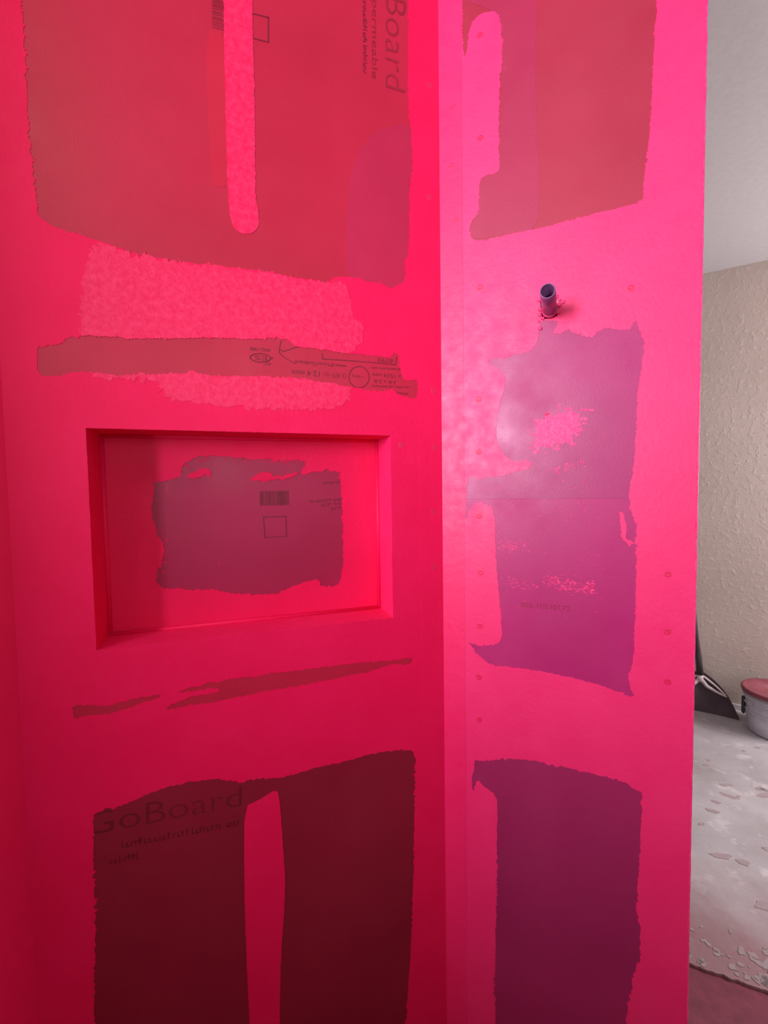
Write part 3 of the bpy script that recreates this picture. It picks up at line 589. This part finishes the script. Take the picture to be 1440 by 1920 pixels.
# ---------------------------------------------------------------- screws under the membrane
bm = bmesh.new()
prof = [(0.0060, 0.0), (0.0050, 0.00015), (0.0036, 0.00025), (0.0020, 0.0001), (0.0006, 0.00005)]
lathe(bm, prof, 14)
bmesh.ops.rotate(bm, verts=bm.verts, cent=(0, 0, 0), matrix=Matrix.Rotation(math.pi / 2, 3, 'X'))
bmesh.ops.recalc_face_normals(bm, faces=bm.faces)
sm = bpy.data.meshes.new('screw_spot')
bm.to_mesh(sm)
bm.free()
sm.materials.append(PINK_DEEP)
for wall, key in ((wb, 'screwB'), (wr, 'screwR')):
    for (x, z) in P[key]:
        o = bpy.data.objects.new('screw_spot', sm)
        C.objects.link(o)
        o.parent = wall
        tape = x > TB if wall is wb else x < TR
        o.location = (x, -COAT - (0.0004 if tape else 0.0), z)

# ---------------------------------------------------------------- print on the boards
def text_mesh(body):
    cu = bpy.data.curves.new('t', 'FONT')
    cu.body = body
    cu.size = 1.0
    cu.offset = -0.014 if body == 'GoBoard' else -0.006
    cu.resolution_u = 3
    o = bpy.data.objects.new('t', cu)
    C.objects.link(o)
    dg = bpy.context.evaluated_depsgraph_get()
    me = bpy.data.meshes.new_from_object(o.evaluated_get(dg))
    bpy.data.objects.remove(o)
    return me

hosts = {'B': (wb, -0.0005), 'N': (nb, NDEP + 0.0006), 'R': (wr, -0.0005)}
rnd = random.Random(3)
for par, body, a, b, h in TEXTS:
    host, y = hosts[par]
    A, B = Vector(a), Vector(b)
    d = B - A
    L = d.length
    d.normalize()
    nrm = Vector((-d.y, d.x))
    if A.y < 0.9:
        faint = INK_DARK
    else:
        faint = INK_FAINT if h > 0.011 and body != '12.4 mm' or body.startswith('003') else INK
    if body == '*':                       # print too small to read: rows of short marks
        bm = bmesh.new()
        t = 0.0
        while t < L:
            wd = h * rnd.uniform(1.2, 4.0)
            u = t
            while u < min(t + wd, L):
                lw = h * rnd.uniform(.10, .18)
                hh = h * rnd.choice((.55, .6, .6, .95))
                for c0, c1, e0, e1 in ((u, u + lw, 0, hh), (u, u + h * .38, 0, lw) if rnd.random() < .5 else (u, u + h * .38, h * .5, h * .5 + lw)):
                    q = [A + d * c0 + nrm * e0, A + d * c1 + nrm * e0, A + d * c1 + nrm * e1, A + d * c0 + nrm * e1]
                    bm.faces.new([bm.verts.new((p.x, y, p.y)) for p in q])
                u += h * rnd.uniform(.42, .6)
            t += wd + h * .5
        bm_obj('small_print', bm, faint, host)
        continue
    me = text_mesh(body)
    xs = [v.co.x for v in me.vertices]
    x0, x1 = min(xs), max(xs)
    cap = 0.73
    for v in me.vertices:
        p = A + d * ((v.co.x - x0) / (x1 - x0) * L) + nrm * (v.co.y / cap * h)
        v.co = (p.x, y, p.y)
    o = link('printed_lettering', me, faint, host)
for par, pts, w in STROKES:
    host, y = hosts[par]
    bm = bmesh.new()
    for p, q in zip(pts, pts[1:]):
        p, q = Vector(p), Vector(q)
        d = (q - p)
        if d.length < 1e-6:
            continue
        d.normalize()
        n = Vector((-d.y, d.x)) * w * .6
        e = d * w * .5
        bm.faces.new([bm.verts.new((c.x, y, c.y)) for c in (p - e - n, q + e - n, q + e + n, p - e + n)])
    bm_obj('printed_outline', bm, INK, host)
# the two barcodes
for key, par, along in (('barN', 'N', 0), ('barB', 'B', 1)):
    host, y = hosts[par]
    q = [Vector(c) for c in P[key]]
    bm = bmesh.new()
    t = 0.0
    while t < 0.98:
        w = rnd.choice((.012, .012, .02, .034))
        if along == 0:
            c = (q[0].lerp(q[1], t), q[0].lerp(q[1], t + w), q[3].lerp(q[2], t + w), q[3].lerp(q[2], t))
        else:
            c = (q[0].lerp(q[3], t), q[0].lerp(q[3], t + w), q[1].lerp(q[2], t + w), q[1].lerp(q[2], t))
        bm.faces.new([bm.verts.new((p.x, y, p.y)) for p in c])
        t += w + rnd.choice((.010, .016, .026))
    bm_obj('barcode', bm, INK if par == 'N' else INK_FAINT, host)

# ---------------------------------------------------------------- pipe stub
pipe = bpy.data.objects.new('pipe_stub', None)
C.objects.link(pipe)
dr = Vector((math.cos(A_RIGHT), math.sin(A_RIGHT), 0))
nr = Vector((math.sin(A_RIGHT), -math.cos(A_RIGHT), 0))      # out of the wall, towards the room
px, pz = P['pipe'][0]
pipe.location = CORNER + dr * px + Vector((0, 0, pz))
pdir = (nr + dr * 0.075 + Vector((0, 0, 0.0))).normalized()
pipe.rotation_euler = pdir.to_track_quat('Z', 'Y').to_euler()
tag(pipe, 'open purple plastic pipe stub poking out of a ragged hole in the pink partition', 'pipe')
RO, RI, PL = 0.0122, 0.0104, 0.094
bm = bmesh.new()
lathe(bm, [(RO, -0.011), (RO, PL - .0008), (RO - .0006, PL), (RI + .0004, PL), (RI, PL - .0006), (RI, 0.012), (RI, -0.011)], 40, True)
bm_obj('tube', bm, PIPE_MAT, pipe, True)
bm = bmesh.new()
lathe(bm, [(RI - .0001, PL - .004), (RI - .0001, -0.008), (0.0005, -0.008), (0.0005, -0.0085), (RI + .0004, -.0085), (RI + .0004, PL - .004)], 32, True)
bm_obj('bore', bm, PIPE_IN, pipe, True)
bm = bmesh.new()
seg = 10
for z0, z1, t0, t1 in ((PL - .050, PL - .020, -1.3, 0.3),):
    pa = [[bm.verts.new(((RO + .0003) * math.cos(t0 + (t1 - t0) * k / seg), (RO + .0003) * math.sin(t0 + (t1 - t0) * k / seg), z)) for k in range(seg + 1)] for z in (z0, z1)]
    for k in range(seg):
        bm.faces.new((pa[0][k], pa[0][k + 1], pa[1][k + 1], pa[1][k]))
lab = bm_obj('sticker', bm, PIPE_LABEL, pipe, True)
lab['label'] = 'worn reddish sticker on the pipe'
bm = bmesh.new()
lathe(bm, [(RO + .0002, 0.004), (RO + .0011, 0.006), (RO + .0012, 0.011), (RO + .0002, 0.013)], 28, True)
bm_obj('membrane_ring', bm, LUMP, pipe, True)
# lumps of membrane round the ragged hole (on the wall)
rnd = random.Random(5)
for (x, z) in [P['hole'][i] for i in (0, 1, 1, 2, 5, 6, 6, 7)] + [(0.1895, 1.672), (0.188, 1.660), (0.2235, 1.690), (0.228, 1.688), (0.1885, 1.650)]:
    bm = bmesh.new()
    bmesh.ops.create_icosphere(bm, subdivisions=2, radius=rnd.uniform(.0022, .0040))
    for v in bm.verts:
        v.co += noise.noise_vector(v.co * 420 + Vector((x * 99, z * 77, 0))) * 0.0014
        v.co.y *= 0.6
    o = bm_obj('membrane_lump', bm, LUMP, wr, True)
    o.location = (x + rnd.uniform(-.0015, .0015), -COAT - 0.0004, z + rnd.uniform(-.002, .002))
    o.rotation_euler = (rnd.uniform(-.3, .3), rnd.uniform(0, 3), 0)

# ---------------------------------------------------------------- the room beyond
fl = plate('floor', [(-3.2, -2.0), (3.9, -2.0), (3.9, 5.2), (-3.2, 5.2)], [], 0, 0, FLOOR)
bpy.data.objects.remove(fl)
def slab(name, poly, z0, z1, mat, parent=None):
    o = plate(name, poly, [], 0, 1, mat, parent)
    for v in o.data.vertices:
        x, y, z = v.co
        v.co = (x, z, z0 if y < 0.5 else z1)
    bm = bmesh.new()
    bm.from_mesh(o.data)
    bmesh.ops.recalc_face_normals(bm, faces=bm.faces)
    bm.to_mesh(o.data)
    bm.free()
    return o
# bare concrete ends in a ragged edge; the shower side lies lower and dark
E1, E2 = Vector((0.846, 1.228)), Vector((1.010, 1.152))
ed = (E2 - E1).normalized()
edge = []
for k in range(-900, 700):
    t = k * 0.004
    p = E1 + ed * t
    n1 = noise.noise(Vector((t * 9, 0, 2))) * .006 + noise.noise(Vector((t * 55, 0, 5))) * .005 + noise.noise(Vector((t * 160, 0, 5))) * .003
    q = p + Vector((-ed.y, ed.x)) * n1
    if -3.2 < q.x < 3.9:
        edge.append((q.x, q.y))
edge = [(-3.2, edge[0][1])] + edge + [(3.9, edge[-1][1])]
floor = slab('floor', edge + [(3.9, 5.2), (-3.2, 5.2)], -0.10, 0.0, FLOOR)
tag(floor, 'bare grey concrete floor spattered with mortar beyond the partition', None, 'structure')
lower_floor = slab('floor_shower', [(-3.2, -2.0), (3.9, -2.0), (3.9, 5.2), (-3.2, 5.2)], -0.11, -0.007, DARK_FLOOR, None)
tag(lower_floor, 'dark shower base strip below the ragged concrete edge', None, 'structure')

AF = math.radians(-31.5)
FBASE = Vector((2.105, 2.690, 0))
wf = plate('wall_far', rect(-3.4, 2.3, 0, H), [], 0, 0.10, FAR)
wf.location = FBASE
wf.rotation_euler.z = AF
tag(wf, 'beige textured wall of the room behind the partition', None, 'structure')
bb = box_obj('baseboard_far', -3.4, 2.3, -0.012, -0.0005, 0.0, 0.032, WHITE_TRIM, None, 0.003)
bb.location = FBASE
bb.rotation_euler.z = AF
tag(bb, 'low white baseboard glimpsed between shovel and bucket', None, 'structure')
ce = slab('ceiling', [(-3.2, -2.0), (3.9, -2.0), (3.9, 5.2), (-3.2, 5.2)], H, H + 0.1, CEIL)
tag(ce, 'pale grey ceiling above the beige wall', None, 'structure')
# wall behind the camera with the two windows the daylight comes through
wn = plate('wall_rear', rect(-3.2, 3.9, 0, H), [rect(-2.97, -1.73, 1.23, 2.37), rect(0.28, 1.22, 1.03, 2.27)], -1.98, -1.86, TAN)
tag(wn, 'plain wall behind the viewer with two window openings', None, 'structure')
for i, (x0, x1, z0, z1) in enumerate(((-2.97, -1.73, 1.23, 2.37), (0.28, 1.22, 1.03, 2.27))):
    f = plate('window_%d' % (i + 1), rect(x0, x1, z0, z1), [rect(x0 + .05, (x0 + x1) / 2 - .02, z0 + .05, z1 - .05), rect((x0 + x1) / 2 + .02, x1 - .05, z0 + .05, z1 - .05)], -1.95, -1.90, WHITE_TRIM)
    tag(f, 'white window frame behind the viewer, %s opening' % ('left' if i == 0 else 'right'), None, 'structure')

hw = plate('wall_half', rect(-2.5, 0.72, 0, 1.38), [], -0.70, -0.60, TAN)  # unseen wall added to block window light from the lower shower walls
tag(hw, 'waist-high half wall between the shower and the windows, behind the viewer', None, 'structure')
wx = plate('wall_side', rect(-2.0, 2.0, 0, H), [rect(1.01, 1.71, 0.93, 2.17)], 0, 0.1, DRYWALL)
wx.rotation_euler.z = math.pi / 2
wx.location = (3.50, 0, 0)
tag(wx, 'plain side wall of the room with a window opening, right of the view', None, 'structure')
f = plate('window_3', rect(1.01, 1.71, 0.93, 2.17), [rect(1.05, 1.345, 0.98, 2.12), rect(1.375, 1.67, 0.98, 2.12)], 0.03, 0.08, WHITE_TRIM)  # made-up window framing the added side light
f.rotation_euler.z = math.pi / 2
f.location = (3.50, 0, 0)
tag(f, 'white window frame in the side wall, right of the view', None, 'structure')

# mortar spatter on the concrete
rnd = random.Random(12)
blobs = []
for k in range(5):
    ring = []
    for i in range(16):
        t = i / 16 * 6.28318
        r = 1.0 + 0.55 * noise.noise(Vector((math.cos(t) * 1.3, math.sin(t) * 1.3, k * 3.7))) + rnd.uniform(-.12, .12)
        ring.append((r * math.cos(t), r * math.sin(t)))
    o = slab('b', ring, 0, 1, MORTAR)
    blobs.append(o.data)
    bpy.data.objects.remove(o)
def mortar(x, y, sx, sy, rz):
    o = bpy.data.objects.new('mortar_spot', rnd.choice(blobs))
    C.objects.link(o)
    o.parent = floor
    o.location = (x, y, -0.0005)
    o.scale = (sx, sy, 0.0018)
    o.rotation_euler.z = rz
for k in range(90):                       # dense near the ragged edge beside the partition
    t, d = rnd.uniform(-.05, .42), abs(rnd.gauss(0.02, .06))
    p = E1 + ed * t + Vector((-ed.y, ed.x)) * (d + .012)
    s = rnd.uniform(.003, .012)
    mortar(p.x, p.y, s * rnd.uniform(.8, 1.8), s, rnd.uniform(0, 3))
for k in range(60):
    p = Vector((rnd.uniform(1.0, 2.3), rnd.uniform(1.3, 2.4)))
    s = rnd.uniform(.004, .016)
    mortar(p.x, p.y, s * rnd.uniform(1, 2.4), s, rnd.uniform(-.8, .2))

# ---------------------------------------------------------------- shovel leaning on the far wall
fdir = Vector((math.cos(AF), math.sin(AF), 0))
fin = Vector((-math.sin(AF), math.cos(AF), 0))               # into the far wall
sh = bpy.data.objects.new('shovel', None)
C.objects.link(sh)
sh.location = FBASE + fdir * -0.178 - fin * 0.150
sh.rotation_euler.z = AF
tag(sh, 'dark wide-bladed shovel with pale ribs standing against the beige wall', 'shovel')
PW = [(0, .184), (.12, .176), (.3, .158), (.5, .136), (.65, .114), (.8, .083), (.9, .056), (1, .024)]
def bw(t):
    for (a, wa), (b_, wb_) in zip(PW, PW[1:]):
        if t <= b_:
            return wa + (wb_ - wa) * (t - a) / (b_ - a)
    return PW[-1][1]
def bsurf(u, t):                          # blade surface: leaning back, dished
    return Vector((u * bw(t), 0.095 * t + 0.022 * math.sin(3.1416 * t) * (1 - u * u) - 0.018 * u * u * (1 - t), 0.004 + 0.206 * t))
bm = bmesh.new()
NU, NV = 24, 18
g = [[bm.verts.new(bsurf(-1 + 2 * i / NU, j / NV)) for i in range(NU + 1)] for j in range(NV + 1)]
for j in range(NV):
    for i in range(NU):
        bm.faces.new((g[j][i], g[j][i + 1], g[j + 1][i + 1], g[j + 1][i]))
bmesh.ops.solidify(bm, geom=bm.faces[:], thickness=0.004)
bm_obj('blade', bm, SHOVEL_MAT, sh, True)
def fr(u, t, off=0.006):
    v = bsurf(u, t)
    v.y -= off
    return v
for s in (-1, 1):
    for pts, r in (([fr(s * .06, .93), fr(s * .45, .86), fr(s * .75, .70), fr(s * .93, .53)], [.006, .006, .005, .004]),
                   ([fr(s * .06, .80, .008), fr(s * .30, .64), fr(s * .62, .55), fr(s * .94, .49)], [.013, .011, .008, .004])):
        bm = bmesh.new()
        tube(bm, pts, r, 10)
        bm_obj('rib', bm, SHOVEL_RIB, sh, True)
bm = bmesh.new()
tube(bm, [fr(0, .74, .012), fr(0, .86, .012), fr(0, .98, .012)], [.012, .017, .016], 14)
bm_obj('socket', bm, SHOVEL_RIB, sh, True)
hb = fr(0, .94, .012)
ht = Vector((-0.10, 0.150 - 0.022, 1.24))
bm = bmesh.new()
tube(bm, [hb, hb.lerp(ht, .10), hb.lerp(ht, .14), hb.lerp(ht, .2), ht], [.0185, .0175, .0145, .012, .0118], 16)
bm_obj('handle', bm, BLACK, sh, True)
bm = bmesh.new()
tube(bm, [ht + Vector((-.05, 0, .09)), ht + Vector((-.045, 0, .04)), ht, ht + Vector((.045, 0, .04)), ht + Vector((.05, 0, .09))], .009, 10)
tube(bm, [ht + Vector((-.055, 0, .09)), ht + Vector((.055, 0, .09))], .011, 10)
bm_obj('grip', bm, BLACK, sh, True)

# ---------------------------------------------------------------- bucket
bk = bpy.data.objects.new('bucket', None)
C.objects.link(bk)
bk.location = (2.122, 2.413, 0)
tag(bk, 'white plastic bucket with a dull red lid on the concrete floor', 'bucket')
HB = 0.232
def rad(z):
    return .126 + .022 * z / HB
bm = bmesh.new()
lathe(bm, [(.116, .0), (.124, .003), (rad(.02), .008), (rad(HB), HB), (rad(HB) - .003, HB), (rad(.02) - .003, .010), (.116, .006)], 56, True)
bm_obj('body', bm, PAIL, bk, True)
bm = bmesh.new()
lathe(bm, [(.118, .002), (.118, .005)], 40)
bm_obj('base', bm, PAIL, bk)
for z in (.118, .158, .196):
    bm = bmesh.new()
    r = rad(z)
    lathe(bm, [(r - .0005, z - .005), (r + .007, z - .004), (r + .008, z), (r + .006, z + .004), (r - .0005, z + .005)], 56, True)
    bm_obj('ridge', bm, PAIL, bk, True)
bm = bmesh.new()
r = rad(HB)
lathe(bm, [(r + .001, HB - .016), (r + .009, HB - .016), (r + .011, HB - .010), (r + .011, HB + .002), (r + .006, HB + .007), (r - .004, HB + .007), (r - .010, HB + .001), (0.02, HB - .001), (0.02, HB - .004), (r + .001, HB - .004)], 56, True)
lid = bm_obj('lid', bm, PAIL_LID, bk, True)
bm = bmesh.new()
lathe(bm, [(.021, HB - .003), (.021, HB + .0005), (.015, HB + .003), (.004, HB + .003)], 24)
bm_obj('lid_cap', bm, PAIL_LID, lid, True)
# lugs and wire bail, hanging on the left
ta = math.radians(152)
for s in (0, math.pi):
    bm = bmesh.new()
    box(bm, -.008, .008, -.011, .011, -.070, .026)
    bmesh.ops.bevel(bm, geom=bm.edges[:], offset=.004, segments=2, affect='EDGES')
    o = bm_obj('handle_lug', bm, BLACK, bk, True)
    rr = rad(.165) + .006
    o.location = (rr * math.cos(ta + s), rr * math.sin(ta + s), .150)
    o.rotation_euler.z = ta + s
bm = bmesh.new()
ax = Vector((math.cos(ta), math.sin(ta), 0))
fr_ = Vector((ax.y, -ax.x, 0))
fr_ = fr_ if fr_.dot(Vector((-.65, -.76, 0))) < 0 else -fr_
rr = rad(.14) + .012
tube(bm, [ax * (rr * math.cos(t)) + fr_ * (rr * 1.06 * math.sin(t)) + Vector((0, 0, .150 - .095 * math.sin(t))) for t in [math.pi * k / 20 for k in range(21)]], .0028, 8)
bm_obj('bail', bm, BLACK, bk, True)
